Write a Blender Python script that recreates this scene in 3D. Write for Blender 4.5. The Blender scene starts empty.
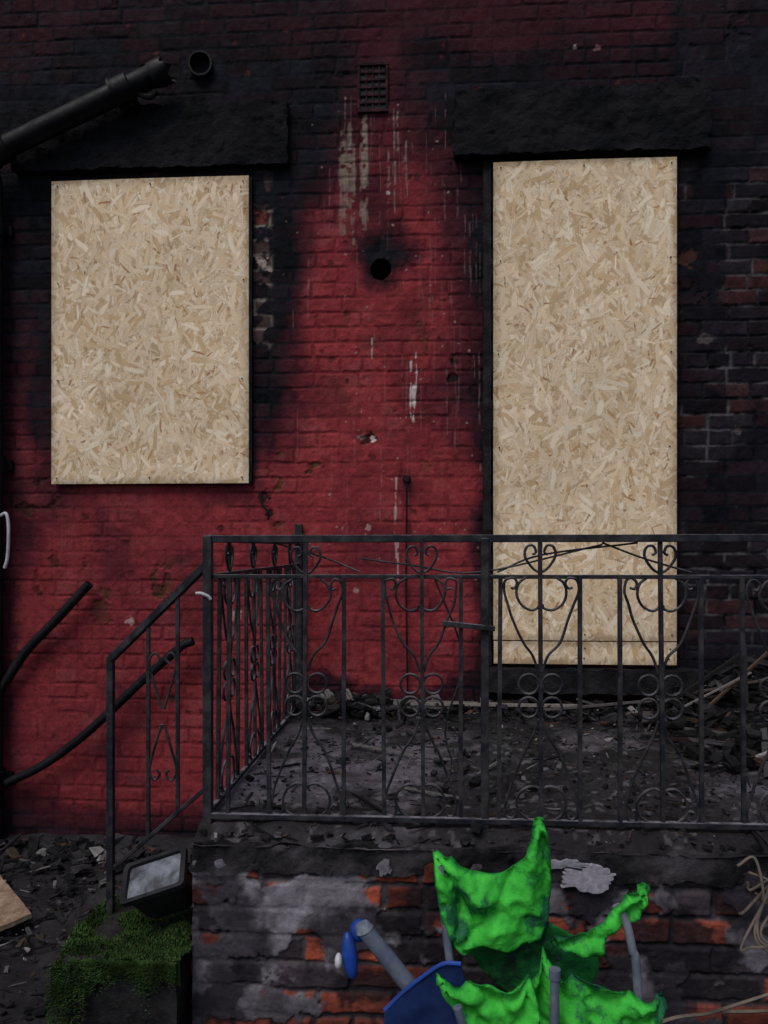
import bpy, math, random
import numpy as np
from mathutils import Vector, noise as mnoise
from mathutils.geometry import delaunay_2d_cdt
random.seed(4)
scene = bpy.context.scene
COL = scene.collection

# ------------------------------------------------------------------ helpers
def vnoise(X, Y, scale, seed):
    r = np.random.default_rng(seed).random((256, 256))
    x = X / scale + 77.3; y = Y / scale + 51.7
    xi = np.floor(x).astype(int); yi = np.floor(y).astype(int)
    fx = x - xi; fy = y - yi
    fx = fx * fx * (3 - 2 * fx); fy = fy * fy * (3 - 2 * fy)
    a = r[xi % 256, yi % 256]; b = r[(xi + 1) % 256, yi % 256]
    c = r[xi % 256, (yi + 1) % 256]; d = r[(xi + 1) % 256, (yi + 1) % 256]
    return (a * (1 - fx) + b * fx) * (1 - fy) + (c * (1 - fx) + d * fx) * fy

def fbm(X, Y, scale, seed, octv=4):
    s = 0; a = 1; t = 0
    for o in range(octv):
        s = s + a * vnoise(X, Y, scale / 2 ** o, seed + o * 13); t += a; a *= .55
    return s / t

def sstep(a, b, x):
    t = np.clip((x - a) / (b - a), 0, 1)
    return t * t * (3 - 2 * t)

def hashn(i, j, seed):
    r = np.random.default_rng(seed).random((512, 512))
    return r[i % 512, j % 512]

def empty(name):
    e = bpy.data.objects.new(name, None); COL.objects.link(e); return e

def add_obj(name, me, mat=None, parent=None):
    o = bpy.data.objects.new(name, me); COL.objects.link(o)
    if mat: me.materials.append(mat)
    if parent: o.parent = parent
    return o

def grid_mesh(name, P, C, mat, parent=None, smooth=True, flip=False):
    n, m = P.shape[:2]
    idx = np.arange(n * m).reshape(n, m)
    q = np.stack([idx[:-1, :-1], idx[1:, :-1], idx[1:, 1:], idx[:-1, 1:]], -1)
    if flip: q = q[..., ::-1]
    q = q.reshape(-1, 4)
    me = bpy.data.meshes.new(name)
    me.vertices.add(n * m); me.vertices.foreach_set('co', P.reshape(-1).astype(np.float32))
    me.loops.add(len(q) * 4); me.loops.foreach_set('vertex_index', q.reshape(-1).astype(np.int32))
    me.polygons.add(len(q)); me.polygons.foreach_set('loop_start', np.arange(0, len(q) * 4, 4, dtype=np.int32))
    me.polygons.foreach_set('use_smooth', np.full(len(q), smooth))
    me.update(calc_edges=True)
    if C is not None:
        a = me.color_attributes.new('Col', 'FLOAT_COLOR', 'POINT')
        c4 = np.ones((n * m, 4), np.float32); c4[:, :3] = np.clip(C.reshape(-1, 3), 0, 1)
        a.data.foreach_set('color', c4.reshape(-1))
    return add_obj(name, me, mat, parent)

class MB:
    def __init__(s): s.v = []; s.f = []; s.c = []
    def add(s, v, f, col=None):
        o = len(s.v); s.v += [tuple(p) for p in v]; s.f += [tuple(i + o for i in q) for q in f]
        s.c += [col or (1, 1, 1)] * len(v)
    def tube(s, pts, r, n=8, col=None, cap=True, rot=0.0):
        pts = [Vector(p) for p in pts]; N = len(pts)
        rr = r if isinstance(r, (list, tuple)) else [r] * N
        t0 = (pts[1] - pts[0]).normalized()
        ref = Vector((0, 0, 1)) if abs(t0.z) < .9 else Vector((1, 0, 0))
        u = t0.cross(ref).normalized(); vs = []
        for i, p in enumerate(pts):
            t = (pts[min(i + 1, N - 1)] - pts[max(i - 1, 0)])
            if t.length < 1e-9: t = t0
            t = t.normalized()
            u = (u - t * u.dot(t)).normalized(); w = t.cross(u)
            for k in range(n):
                a = rot + 2 * math.pi * k / n
                vs.append(p + (u * math.cos(a) + w * math.sin(a)) * rr[i])
        f = []
        for i in range(N - 1):
            for k in range(n):
                a = i * n + k; b = i * n + (k + 1) % n
                f.append((a, b, b + n, a + n))
        if cap:
            f.append(tuple(range(n))[::-1]); f.append(tuple(range((N - 1) * n, N * n)))
        s.add(vs, f, col)
    def bar(s, a, b, w, col=None):
        s.tube([a, b], w * .7071, 4, col, True, math.pi / 4)
    def box(s, x0, x1, y0, y1, z0, z1, col=None):
        v = [(x, y, z) for x in (x0, x1) for y in (y0, y1) for z in (z0, z1)]
        s.add(v, [(0, 1, 3, 2), (4, 6, 7, 5), (0, 4, 5, 1), (2, 3, 7, 6), (0, 2, 6, 4), (1, 5, 7, 3)], col)
    def build(s, name, mat, parent=None, smooth=False, bevel=0):
        me = bpy.data.meshes.new(name); me.from_pydata(s.v, [], s.f); me.update()
        a = me.color_attributes.new('Col', 'FLOAT_COLOR', 'POINT')
        c4 = np.ones((len(s.v), 4), np.float32); c4[:, :3] = np.array(s.c)
        a.data.foreach_set('color', c4.reshape(-1))
        o = add_obj(name, me, mat, parent)
        if smooth:
            me.polygons.foreach_set('use_smooth', [True] * len(me.polygons))
            try: me.set_sharp_from_angle(angle=math.radians(40))
            except Exception: pass
        if bevel:
            b = o.modifiers.new('bevel', 'BEVEL'); b.width = bevel; b.segments = 2
        return o

def mat_new(name, base=None, attr=False, rough=.8, rvar=.15, nscale=60, nstr=.25, bump=.3, bdist=.002,
            base2=None, mixscale=8, metal=0, spec=.3, dust=None, dustamt=.6):
    m = bpy.data.materials.new(name); m.use_nodes = True
    nt = m.node_tree; N = nt.nodes; L = nt.links
    p = N['Principled BSDF']
    p.inputs['Specular IOR Level'].default_value = spec
    p.inputs['Metallic'].default_value = metal
    tc = N.new('ShaderNodeTexCoord')
    def noise(sc, det=5, ro=.6):
        n = N.new('ShaderNodeTexNoise'); n.inputs['Scale'].default_value = sc
        n.inputs['Detail'].default_value = det; n.inputs['Roughness'].default_value = ro
        L.new(tc.outputs['Object'], n.inputs['Vector']); return n
    n1 = noise(nscale)
    if attr:
        a = N.new('ShaderNodeAttribute'); a.attribute_name = 'Col'; src = a.outputs['Color']
    else:
        r = N.new('ShaderNodeRGB'); r.outputs[0].default_value = (*base, 1); src = r.outputs[0]
        if base2 is not None:
            n2 = noise(mixscale); cr = N.new('ShaderNodeMapRange')
            cr.inputs[1].default_value = .42; cr.inputs[2].default_value = .62
            L.new(n2.outputs[0], cr.inputs[0])
            mm = N.new('ShaderNodeMix'); mm.data_type = 'RGBA'
            L.new(cr.outputs[0], mm.inputs[0]); L.new(src, mm.inputs[6]); mm.inputs[7].default_value = (*base2, 1)
            src = mm.outputs[2]
    if dust is not None:
        g = N.new('ShaderNodeNewGeometry'); sx = N.new('ShaderNodeSeparateXYZ'); L.new(g.outputs['Normal'], sx.inputs[0])
        mr = N.new('ShaderNodeMapRange'); mr.inputs[1].default_value = .3; mr.inputs[2].default_value = .9; mr.inputs[4].default_value = dustamt
        L.new(sx.outputs[2], mr.inputs[0])
        n3 = noise(25); mu = N.new('ShaderNodeMath'); mu.operation = 'MULTIPLY'
        mr3 = N.new('ShaderNodeMapRange'); mr3.inputs[1].default_value = .35; mr3.inputs[2].default_value = .6
        L.new(n3.outputs[0], mr3.inputs[0])
        L.new(mr.outputs[0], mu.inputs[0]); L.new(mr3.outputs[0], mu.inputs[1])
        md = N.new('ShaderNodeMix'); md.data_type = 'RGBA'; L.new(mu.outputs[0], md.inputs[0]); L.new(src, md.inputs[6])
        md.inputs[7].default_value = (*dust, 1); src = md.outputs[2]
    v = N.new('ShaderNodeMapRange'); v.inputs[1].default_value = .25; v.inputs[2].default_value = .75
    v.inputs[3].default_value = 1 - nstr; v.inputs[4].default_value = 1 + nstr
    L.new(n1.outputs[0], v.inputs[0])
    mx = N.new('ShaderNodeVectorMath'); mx.operation = 'SCALE'
    L.new(src, mx.inputs[0]); L.new(v.outputs[0], mx.inputs['Scale'])
    L.new(mx.outputs[0], p.inputs['Base Color'])
    rr = N.new('ShaderNodeMapRange'); rr.inputs[1].default_value = .3; rr.inputs[2].default_value = .7
    rr.inputs[3].default_value = max(0.05, rough - rvar); rr.inputs[4].default_value = min(1, rough + rvar)
    nr = noise(nscale * .3, 3); L.new(nr.outputs[0], rr.inputs[0]); L.new(rr.outputs[0], p.inputs['Roughness'])
    if bump:
        b = N.new('ShaderNodeBump'); b.inputs['Strength'].default_value = bump; b.inputs['Distance'].default_value = bdist
        nb = noise(nscale * 1.5, 6, .65); L.new(nb.outputs[0], b.inputs['Height']); L.new(b.outputs[0], p.inputs['Normal'])
    return m

M_wall = mat_new('painted_sooty_brick', attr=True, rough=.8, nscale=70, nstr=.25, bump=.8, bdist=.004, spec=.05)
M_osb = mat_new('osb_strand_board', attr=True, rough=.75, nscale=160, nstr=.09, bump=.2, bdist=.001, spec=.12)
M_stone = mat_new('sooty_stone', base=(.005, .0055, .0075), base2=(.012, .012, .015), mixscale=6, rough=.85, nscale=40, bump=1, bdist=.012, spec=.06)
M_iron = mat_new('burnt_painted_iron', base=(.009, .010, .014), base2=(.030, .029, .033), mixscale=18, rough=.55, nscale=120, nstr=.35, bump=.5, bdist=.001, spec=.16, dust=(.17, .165, .19), dustamt=.85)
M_pipe = mat_new('black_pipe', base=(.0035, .004, .0055), base2=(.009, .009, .011), rough=.5, nscale=50, bump=.5, bdist=.003, spec=.13)
M_slab = mat_new('sooty_concrete', base=(.009, .0085, .010), base2=(.05, .046, .052), mixscale=5, rough=.85, nscale=35, nstr=.4, bump=1, bdist=.008, spec=.08)
M_ground = mat_new('sooty_stone_step', base=(.008, .008, .009), base2=(.024, .023, .024), mixscale=4, rough=.8, nscale=30, nstr=.45, bump=1, bdist=.012, spec=.1)
M_debris = mat_new('burnt_debris', attr=True, rough=.8, nscale=60, nstr=.35, bump=.8, bdist=.004, spec=.1)
M_char = mat_new('charred_wood', base=(.005, .005, .006), base2=(.015, .014, .016), mixscale=12, rough=.7, nscale=60, bump=1, bdist=.006, spec=.12)

# ------------------------------------------------------------------ brick height field
def bricks(U, V, seed, bl=.225, bh=.075, joint=.0055, warp=.006):
    u = U + warp * (fbm(U, V, .12, seed + 1, 3) - .5) * 2
    v = V + warp * .8 * (fbm(U, V, .16, seed + 2, 3) - .5) * 2 + .012 * (fbm(U, V, 1.2, seed + 4, 2) - .5)
    row = np.floor(v / bh).astype(int)
    header = (row % 5 == 2)
    L = np.where(header, bl / 2, bl)
    off = (row % 2) * bl / 2 + (hashn(row, row * 0, seed + 3) - .5) * .05
    col = np.floor((u + off) / L).astype(int)
    fu = (u + off) - col * L; fv = v - row * bh
    rj = hashn(row, col, seed + 11)
    du = np.minimum(fu, L - fu); dv = np.minimum(fv, bh - fv)
    e = np.minimum(du, dv) - joint * (.6 + .8 * rj) + .008 * (fbm(U, V, .02, seed + 5, 2) - .5)
    inside = sstep(-.003, .006, e)
    rnd = hashn(row, col, seed + 7); rnd2 = hashn(row, col, seed + 8); rnd3 = hashn(row, col, seed + 9)
    tilt = (fu / L - .5) * (rnd2 - .5) * .006
    return inside, rnd, rnd2, rnd3, tilt, row, col

def box_s(X, Z, x0, x1, z0, z1, sx, sz, k):
    return k * sstep(x0 - sx, x0 + sx * .3, X) * (1 - sstep(x1 - sx * .3, x1 + sx, X)) * sstep(z0 - sz, z0 + sz * .3, Z) * (1 - sstep(z1 - sz * .3, z1 + sz, Z))

# ------------------------------------------------------------------ house wall
house = empty('brick_house')
xs = np.concatenate([np.arange(-6, -2.6, .02), np.arange(-2.6, 2.0, .0045), np.arange(2.0, 5.5, .02)])
zs = np.concatenate([np.arange(-.1, .7, .006), np.arange(.7, 4.4, .0045), np.arange(4.4, 6.2, .02)])
X, Z = np.meshgrid(xs, zs, indexing='ij')
ins, r1, r2, r3, tilt, row, colm = bricks(X, Z, 100)
paintfill = sstep(.35, .62, fbm(X, Z, .22, 31, 5))
fine = fbm(X, Z, .03, 41, 4) - .5
big = fbm(X, Z, .5, 51, 3) - .5
jd = .0046 - .0036 * paintfill
H = ins * jd + (r1 - .5) * .0022 * ins + tilt * ins * .8 + fine * .0070 + big * .012 + .003 * (fbm(X, Z, .09, 52, 3) - .5)
spall = sstep(.64, .72, fbm(X, Z, .09, 61, 4)) * sstep(.58, .75, fbm(X, Z, .6, 62, 2) + .12 * (X > 1.2))
H -= spall * .006
Xd = X + .26 * (fbm(X, Z, .35, 71, 5) - .5); Zd = Z + .4 * (fbm(X, Z, .4, 81, 5) - .5)
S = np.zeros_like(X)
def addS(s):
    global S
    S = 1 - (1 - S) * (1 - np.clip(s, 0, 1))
addS(.66 * sstep(3.0, 3.75, Zd)); addS(.30 * sstep(3.8, 4.2, Zd))  # sooty wall top; gradient also paints in a vignette's darkening
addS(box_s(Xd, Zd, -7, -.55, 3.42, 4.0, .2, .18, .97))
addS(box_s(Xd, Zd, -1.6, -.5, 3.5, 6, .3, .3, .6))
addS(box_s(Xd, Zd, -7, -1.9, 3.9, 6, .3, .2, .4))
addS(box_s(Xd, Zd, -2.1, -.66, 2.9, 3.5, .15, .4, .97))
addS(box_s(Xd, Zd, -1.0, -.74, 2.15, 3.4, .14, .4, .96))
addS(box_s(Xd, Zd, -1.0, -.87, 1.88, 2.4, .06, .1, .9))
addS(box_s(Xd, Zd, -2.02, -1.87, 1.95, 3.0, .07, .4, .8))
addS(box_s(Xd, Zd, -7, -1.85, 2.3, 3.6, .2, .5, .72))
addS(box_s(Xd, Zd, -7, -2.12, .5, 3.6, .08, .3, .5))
addS(.16 * (1 - sstep(-1.6, -.6, Xd)))  # painted vignette: dims the left side through the same sooty mask
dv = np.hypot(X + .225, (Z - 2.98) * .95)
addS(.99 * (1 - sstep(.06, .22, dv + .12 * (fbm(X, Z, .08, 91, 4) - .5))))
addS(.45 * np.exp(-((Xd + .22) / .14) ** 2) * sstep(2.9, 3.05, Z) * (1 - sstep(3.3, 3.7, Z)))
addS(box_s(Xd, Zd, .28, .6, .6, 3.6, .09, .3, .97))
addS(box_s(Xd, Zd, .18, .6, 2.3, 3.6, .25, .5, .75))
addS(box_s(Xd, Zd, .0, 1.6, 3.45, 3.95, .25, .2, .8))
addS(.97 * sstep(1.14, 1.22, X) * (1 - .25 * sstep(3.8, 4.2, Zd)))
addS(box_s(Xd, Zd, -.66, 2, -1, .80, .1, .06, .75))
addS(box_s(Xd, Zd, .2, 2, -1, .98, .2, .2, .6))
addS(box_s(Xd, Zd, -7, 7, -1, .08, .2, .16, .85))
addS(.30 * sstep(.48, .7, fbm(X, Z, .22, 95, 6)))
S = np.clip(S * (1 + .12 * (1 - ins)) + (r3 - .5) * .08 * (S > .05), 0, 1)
mort = (1 - ins)
red = np.array([.250, .036, .039]); red2 = np.array([.150, .021, .028])
t = np.clip(.35 * r1 + 1.1 * (fbm(X, Z, .25, 33, 6) - .2), 0, 1)[..., None]
C = red * (1 - t) + red2 * t
C = C * (1 - .25 * (mort * (1 - .8 * paintfill)))[..., None] * (1 + .6 * fine)[..., None]
# chalky, washed-out paint in places
chalk = (sstep(.52, .7, fbm(X, Z, .14, 37, 6)) * .22 * ins)[..., None]
C = C * (1 - chalk) + np.array([.27, .085, .090]) * chalk
raw = np.array([.10, .035, .022]) * (.6 + .8 * r2)[..., None]
C = C * (1 - spall[..., None]) + raw * spall[..., None]
soot_vignette = np.array([.0042, .0046, .0068])[None, None] * (.5 + 1.1 * fbm(X, Z, .05, 44, 3) + 1.7 * (r2 - .4) * (r2 > .4))[..., None]
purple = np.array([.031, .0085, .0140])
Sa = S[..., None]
C = np.where(Sa < .6, C * (1 - Sa / .6 * .85) + purple * (Sa / .6 * .85), (C * .15 + purple * .85) * (1 - (Sa - .6) / .4) + soot_vignette * ((Sa - .6) / .4))
east = sstep(1.2, 1.27, X)
bare = east * sstep(.46, .64, fbm(X, Z, .28, 66, 6) + .1 * (X > 1.45)) * (1 - .8 * sstep(3.2, 3.5, Z)) * sstep(.9, 1.3, Z)
brk = (np.array([.014, .012, .016]) * (.35 + 1.1 * r1)[..., None] + np.array([.04, .011, .009]) * (r3 > .82)[..., None])
brk = brk * (.4 + 1.2 * fbm(X, Z, .04, 69, 4))[..., None]
mor = np.array([.085, .080, .088]) * sstep(.3, .75, fbm(X, Z, .07, 67, 5))[..., None]
C2 = brk * ins[..., None] + mor * mort[..., None]
C = C * (1 - bare[..., None] * .75) + C2 * bare[..., None] * .75
H -= bare * (1 - ins) * .004
jb = box_s(X, Z, -.9, -.80, 2.6, 3.3, .03, .2, 1) * sstep(.5, .62, fbm(X, Z, .07, 68, 3))
C = C * (1 - .55 * jb[..., None]) + (np.array([.10, .06, .055]) * (.3 + r1)[..., None] * ins[..., None] + np.array([.3, .25, .22]) * mort[..., None]) * .55 * jb[..., None]
H -= jb * .006
def drip(x, zt, ln, w, a, col=(.30, .26, .23)):
    i0, i1 = np.searchsorted(xs, [x - .05, x + .05]); j0, j1 = np.searchsorted(zs, [zt - ln - .02, zt + .02])
    if i1 - i0 < 3 or j1 - j0 < 3: return
    xx = X[i0:i1, j0:j1]; zz = Z[i0:i1, j0:j1]
    cx = x + .008 * (vnoise(zz, zz * 0, .09, int(abs(x) * 9999)) - .5)
    ww = w * (.35 + 1.2 * vnoise(zz, zz * 0 + x * 7, .03, 5))
    m = (1 - sstep(ww * .4, ww, np.abs(xx - cx))) * sstep(zt - ln, zt - ln + .02, zz) * (1 - sstep(zt - .01, zt, zz))
    m = m * a * sstep(.3, .5, fbm(xx, zz, .035, 7, 3))
    C[i0:i1, j0:j1] = C[i0:i1, j0:j1] * (1 - m[..., None]) + np.array(col) * m[..., None]
for k in range(20):
    drip(random.uniform(-.44, -.30), random.uniform(3.42, 3.74), random.uniform(.12, .5), random.uniform(.006, .018), .55, (.19, .155, .125))
for k in range(12):
    drip(random.uniform(-.2, -.08), random.uniform(3.45, 3.72), random.uniform(.08, .3), random.uniform(.003, .008), .5, (.20, .17, .155))
for k in range(85):
    drip(random.gauss(-.12, .28), random.uniform(1.9, 3.8), random.uniform(.05, .4), random.uniform(.0025, .0045), random.uniform(.15, .4), (.25, .14, .14))
for k in range(18):
    drip(random.uniform(-.05, .3), random.uniform(2.6, 3.4), random.uniform(.05, .3), random.uniform(.0025, .0045), random.uniform(.15, .35), (.20, .14, .14))
for k in range(60):
    drip(random.uniform(-2.1, .3), random.uniform(.6, 1.9), random.uniform(.1, .5), random.uniform(.003, .008), random.uniform(.15, .4), (.06, .012, .016))
drip(-.085, 2.46, .30, .006, .8, (.45, .41, .40)); drip(-.072, 2.34, .2, .011, .85, (.5, .45, .43)); drip(-.06, 2.5, .2, .005, .7, (.42, .37, .37))
drip(-.16, 1.88, .42, .008, .75, (.38, .30, .30)); drip(-.15, 1.6, .25, .006, .7, (.38, .30, .30)); drip(-.28, 2.58, .12, .006, .6, (.4, .3, .3))
def splat(x, z, r, col, a=1, dep=0.0, sd=3):
    i0, i1 = np.searchsorted(xs, [x - 2 * r, x + 2 * r]); j0, j1 = np.searchsorted(zs, [z - 2 * r, z + 2 * r])
    xx = X[i0:i1, j0:j1]; zz = Z[i0:i1, j0:j1]
    m = a * (1 - sstep(r * .75, r, np.hypot(xx - x, zz - z) + r * 1.6 * (fbm(xx, zz, r * .7, sd, 3) - .5)))
    C[i0:i1, j0:j1] = C[i0:i1, j0:j1] * (1 - m[..., None]) + np.array(col) * m[..., None]
    H[i0:i1, j0:j1] -= m * dep
for (x, z, r, c, d) in [(-.3, 2.07, .035, (.02, .01, .01), .01), (-.275, 2.065, .014, (.5, .4, .38), .0), (-.33, 2.08, .02, (.2, .12, .11), 0),
        (.125, 2.37, .03, (.008, .008, .01), .012), (.12, 2.45, .012, (.008, .008, .01), .004), (-.83, 1.77, .035, (.01, .01, .013), .008), (-.80, 1.70, .025, (.01, .01, .013), .006),
        (-1.66, 1.2, .06, (.10, .03, .025), .006), (-1.52, 1.15, .025, (.38, .26, .24), .0), (-.3, 1.62, .016, (.3, .18, .18), 0), (-.97, 1.18, .03, (.3, .16, .15), .003),
        (.83, 3.98, .018, (.12, .06, .06), .0), (.72, 3.99, .012, (.25, .2, .2), 0), (-.2, 3.3, .012, (.3, .3, .3), 0),
        (-.36, 1.31, .014, (.35, .2, .2), 0), (-1.05, 1.62, .02, (.05, .01, .012), .003), (-.84, 2.97, .03, (.3, .25, .22), .004), (-.8, 2.93, .018, (.25, .2, .19), .004), (-.84, 3.2, .04, (.12, .03, .03), .005),
        (1.35, 2.55, .035, (.06, .05, .052), .006), (1.5, 2.1, .025, (.06, .05, .05), .006), (1.27, 2.95, .05, (.05, .022, .018), .006),
        (-2.0, 1.05, .03, (.06, .02, .02), .005), (-1.3, .75, .02, (.05, .02, .02), .004), (-1.75, 1.68, .02, (.05, .015, .015), .004)]:
    splat(x, z, r, c, .85, d, int(abs(x * 1000)))
for k in range(90):
    splat(random.gauss(-.1, .3), random.uniform(1.2, 3.8), random.uniform(.003, .007), (.3, .2, .19), .6, 0, k)
for k in range(120):
    splat(random.uniform(-2.1, 1.1), random.uniform(.3, 4.2), random.uniform(.006, .02), (.05, .014, .016), .7, .003, k)
d0 = np.hypot(X + .235, Z - 2.915) + .008 * (fbm(X, Z, .04, 8, 2) - .5)
hole = 1 - sstep(.045, .052, d0)
H -= hole * .16; C = C * (1 - hole[..., None]) + .003 * hole[..., None]
P = np.stack([X, -H, Z], -1)
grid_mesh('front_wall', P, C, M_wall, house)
mb = MB(); mb.box(-6, 5.48, .19, .42, -.1, 6.18); mb.build('wall_core', M_stone, house)

def rough_box(name, x0, x1, y0, y1, z0, z1, res, amp, mat, parent, ns=12, seed=0):
    v = []; f = []
    def face(o, a, b):
        o, a, b = map(np.array, (o, a, b)); na = max(1, int(np.linalg.norm(a) / res)); nb = max(1, int(np.linalg.norm(b) / res))
        s = len(v)
        for i in range(na + 1):
            for j in range(nb + 1): v.append(o + a * i / na + b * j / nb)
        for i in range(na):
            for j in range(nb):
                q = s + i * (nb + 1) + j; f.append((q, q + nb + 1, q + nb + 2, q + 1))
    dx, dy, dz = (x1 - x0, 0, 0), (0, y1 - y0, 0), (0, 0, z1 - z0)
    face((x0, y0, z0), dx, dz); face((x0, y1, z0), dz, dx); face((x0, y0, z0), dz, dy); face((x1, y0, z0), dy, dz)
    face((x0, y0, z1), dx, dy); face((x0, y0, z0), dy, dx)
    v2 = []
    for p in v:
        q = Vector(p) * ns + Vector((seed, seed * .7, 3))
        d = mnoise.noise_vector(q) + .6 * mnoise.noise_vector(q * 2.3) + .4 * mnoise.noise_vector(q * 5)
        v2.append(Vector(p) + d * amp)
    import bmesh
    me = bpy.data.meshes.new(name); me.from_pydata(v2, [], f)
    bm = bmesh.new(); bm.from_mesh(me); bmesh.ops.remove_doubles(bm, verts=bm.verts, dist=1e-4)
    bmesh.ops.recalc_face_normals(bm, faces=bm.faces); bm.to_mesh(me); bm.free()
    me.polygons.foreach_set('use_smooth', [True] * len(me.polygons))
    try: me.set_sharp_from_angle(angle=math.radians(50))
    except Exception: pass
    return add_obj(name, me, mat, parent)

rough_box('window_lintel', -2.12, -.70, -.05, .1, 3.44, 3.755, .012, .010, M_stone, house, 18, 1)
rough_box('door_lintel', .132, 1.355, -.07, .1, 3.44, 3.755, .012, .011, M_stone, house, 18, 5)
rough_box('door_threshold', .28, 1.3, -.10, .1, .82, .935, .015, .008, M_char, house, 12, 7)
rough_box('door_frame', .272, .312, -.03, .05, .94, 3.43, .015, .005, M_char, house, 12, 9)
M_terr = mat_new('sooty_terracotta', base=(.016, .010, .013), base2=(.045, .020, .024), mixscale=20, rough=.85, nscale=60, bump=1, bdist=.004, spec=.05)
air = empty('air_vent')
mb = MB(); mb.box(-.339, -.211, -.008, .02, 3.712, 3.928); mb.build('vent_back', M_pipe, air)
mb = MB()
mb.box(-.352, -.198, -.020, .02, 3.695, 3.712); mb.box(-.352, -.198, -.020, .02, 3.928, 3.945)
mb.box(-.352, -.339, -.020, .02, 3.7125, 3.9275); mb.box(-.211, -.198, -.020, .02, 3.7125, 3.9275)
for i in range(5): mb.box(-.3385, -.2115, -.017, -.004, 3.738 + i * .038, 3.752 + i * .038)
for i in range(3): mb.box(-.311 + i * .032, -.303 + i * .032, -.0145, -.004, 3.7125, 3.9275)
mb.build('vent_grille', M_terr, air, bevel=.003)

# ------------------------------------------------------------------ OSB boards
def osb(name, x0, x1, z0, z1, y, seed, parent=None):
    res = .003; rg = np.random.default_rng(seed)
    bx = np.linspace(x0, x1, int((x1 - x0) / res)); bz = np.linspace(z0, z1, int((z1 - z0) / res))
    n, m = len(bx), len(bz); A, B = np.meshgrid(bx, bz, indexing='ij')
    C = np.ones((n, m, 3)) * np.array([.46, .33, .20]); Hh = np.zeros((n, m))
    pal = np.array([[.64, .50, .34], [.68, .55, .39], [.60, .45, .29], [.73, .62, .47], [.51, .36, .21], [.64, .50, .35], [.41, .24, .11], [.33, .165, .075]])
    w = np.array([.20, .20, .15, .16, .11, .09, .055, .035])
    cnt = int((x1 - x0) * (z1 - z0) / .0014 * 3.6)
    for k in range(cnt):
        ci = pal[rg.choice(8, p=w)] * (.90 + .18 * rg.random())
        dark = ci[0] < .46
        L = rg.uniform(.035, .125) * (.55 if dark else 1); W = rg.uniform(.006, .030) * (.42 if dark else 1)
        cx = rg.uniform(x0, x1); cz = rg.uniform(z0, z1); a = rg.normal(math.pi / 2, .85)
        R = (L + W) / 2 + .004
        i0 = max(0, int((cx - R - x0) / res)); i1 = min(n, int((cx + R - x0) / res) + 2)
        j0 = max(0, int((cz - R - z0) / res)); j1 = min(m, int((cz + R - z0) / res) + 2)
        if i1 - i0 < 2 or j1 - j0 < 2: continue
        dx = A[i0:i1, j0:j1] - cx; dz = B[i0:i1, j0:j1] - cz
        s = dx * math.cos(a) + dz * math.sin(a); q = -dx * math.sin(a) + dz * math.cos(a)
        q = q + .08 * s * np.sin(s * 40 + k)
        sk = rg.uniform(-.6, .6)
        hw = W / 2 * (1 - .45 * (2 * s / L) ** 2)
        es = L / 2 - np.abs(s + sk * q) - .004 * np.sin(q * 700 + k); eq = hw - np.abs(q)
        mk = (es > 0) & (eq > 0)
        if not mk.any(): continue
        sh = 1 + .09 * np.sin(q * rg.uniform(600, 1400) + rg.uniform(0, 6)) - .26 * (np.minimum(es, eq) < .002) * (rg.random() < .6)
        sub = C[i0:i1, j0:j1]; sub[mk] = (ci[None] * sh[mk][:, None]) * .9 + sub[mk] * .1
        Hh[i0:i1, j0:j1][mk] = rg.uniform(0, .0006)
    C *= (.86 + .24 * fbm(A, B, .35, seed, 4))[..., None]
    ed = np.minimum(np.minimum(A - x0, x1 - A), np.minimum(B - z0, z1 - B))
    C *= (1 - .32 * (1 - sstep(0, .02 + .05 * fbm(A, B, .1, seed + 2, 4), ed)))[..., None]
    th = .018
    bow = .004 * np.sin((A - x0) / (x1 - x0) * 3.1) + .004 * (fbm(A, B, .8, seed, 2) - .5)
    P = np.stack([A, y - Hh - bow, B], -1)
    Pb = np.pad(P, ((1, 1), (1, 1), (0, 0)), mode='edge'); Cb = np.pad(C, ((1, 1), (1, 1), (0, 0)), mode='edge')
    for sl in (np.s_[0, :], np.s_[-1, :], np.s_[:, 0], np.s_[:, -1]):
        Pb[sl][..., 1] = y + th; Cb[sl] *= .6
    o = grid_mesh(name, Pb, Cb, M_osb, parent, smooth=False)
    mb = MB()
    sx = [x0 + .03, (x0 + x1) / 2, x1 - .03]; nz = max(2, int((z1 - z0) / .4) + 1)
    for xx in sx:
        for k in range(nz):
            if xx == sx[1] and 0 < k < nz - 1: continue
            zz = z0 + .03 + (z1 - z0 - .06) * k / (nz - 1); xq = xx + random.uniform(-.008, .008)
            mb.tube([(xq, y - .004, zz), (xq, y - .0092, zz)], .0035, 8)
    mb.build('screws', M_pipe, o)
    return o
osb('osb_board', -1.912, -.896, 1.845, 3.385, -.042, 5)
osb('osb_board', .320, 1.199, 1.070, 3.408, -.05, 6)
osb('osb_board', .322, 1.197, .955, 1.064, -.053, 7)
mb = MB(); mb.box(-.899, -.884, -.03, .01, 1.85, 3.38); mb.build('window_packer', M_char, house)

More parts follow.
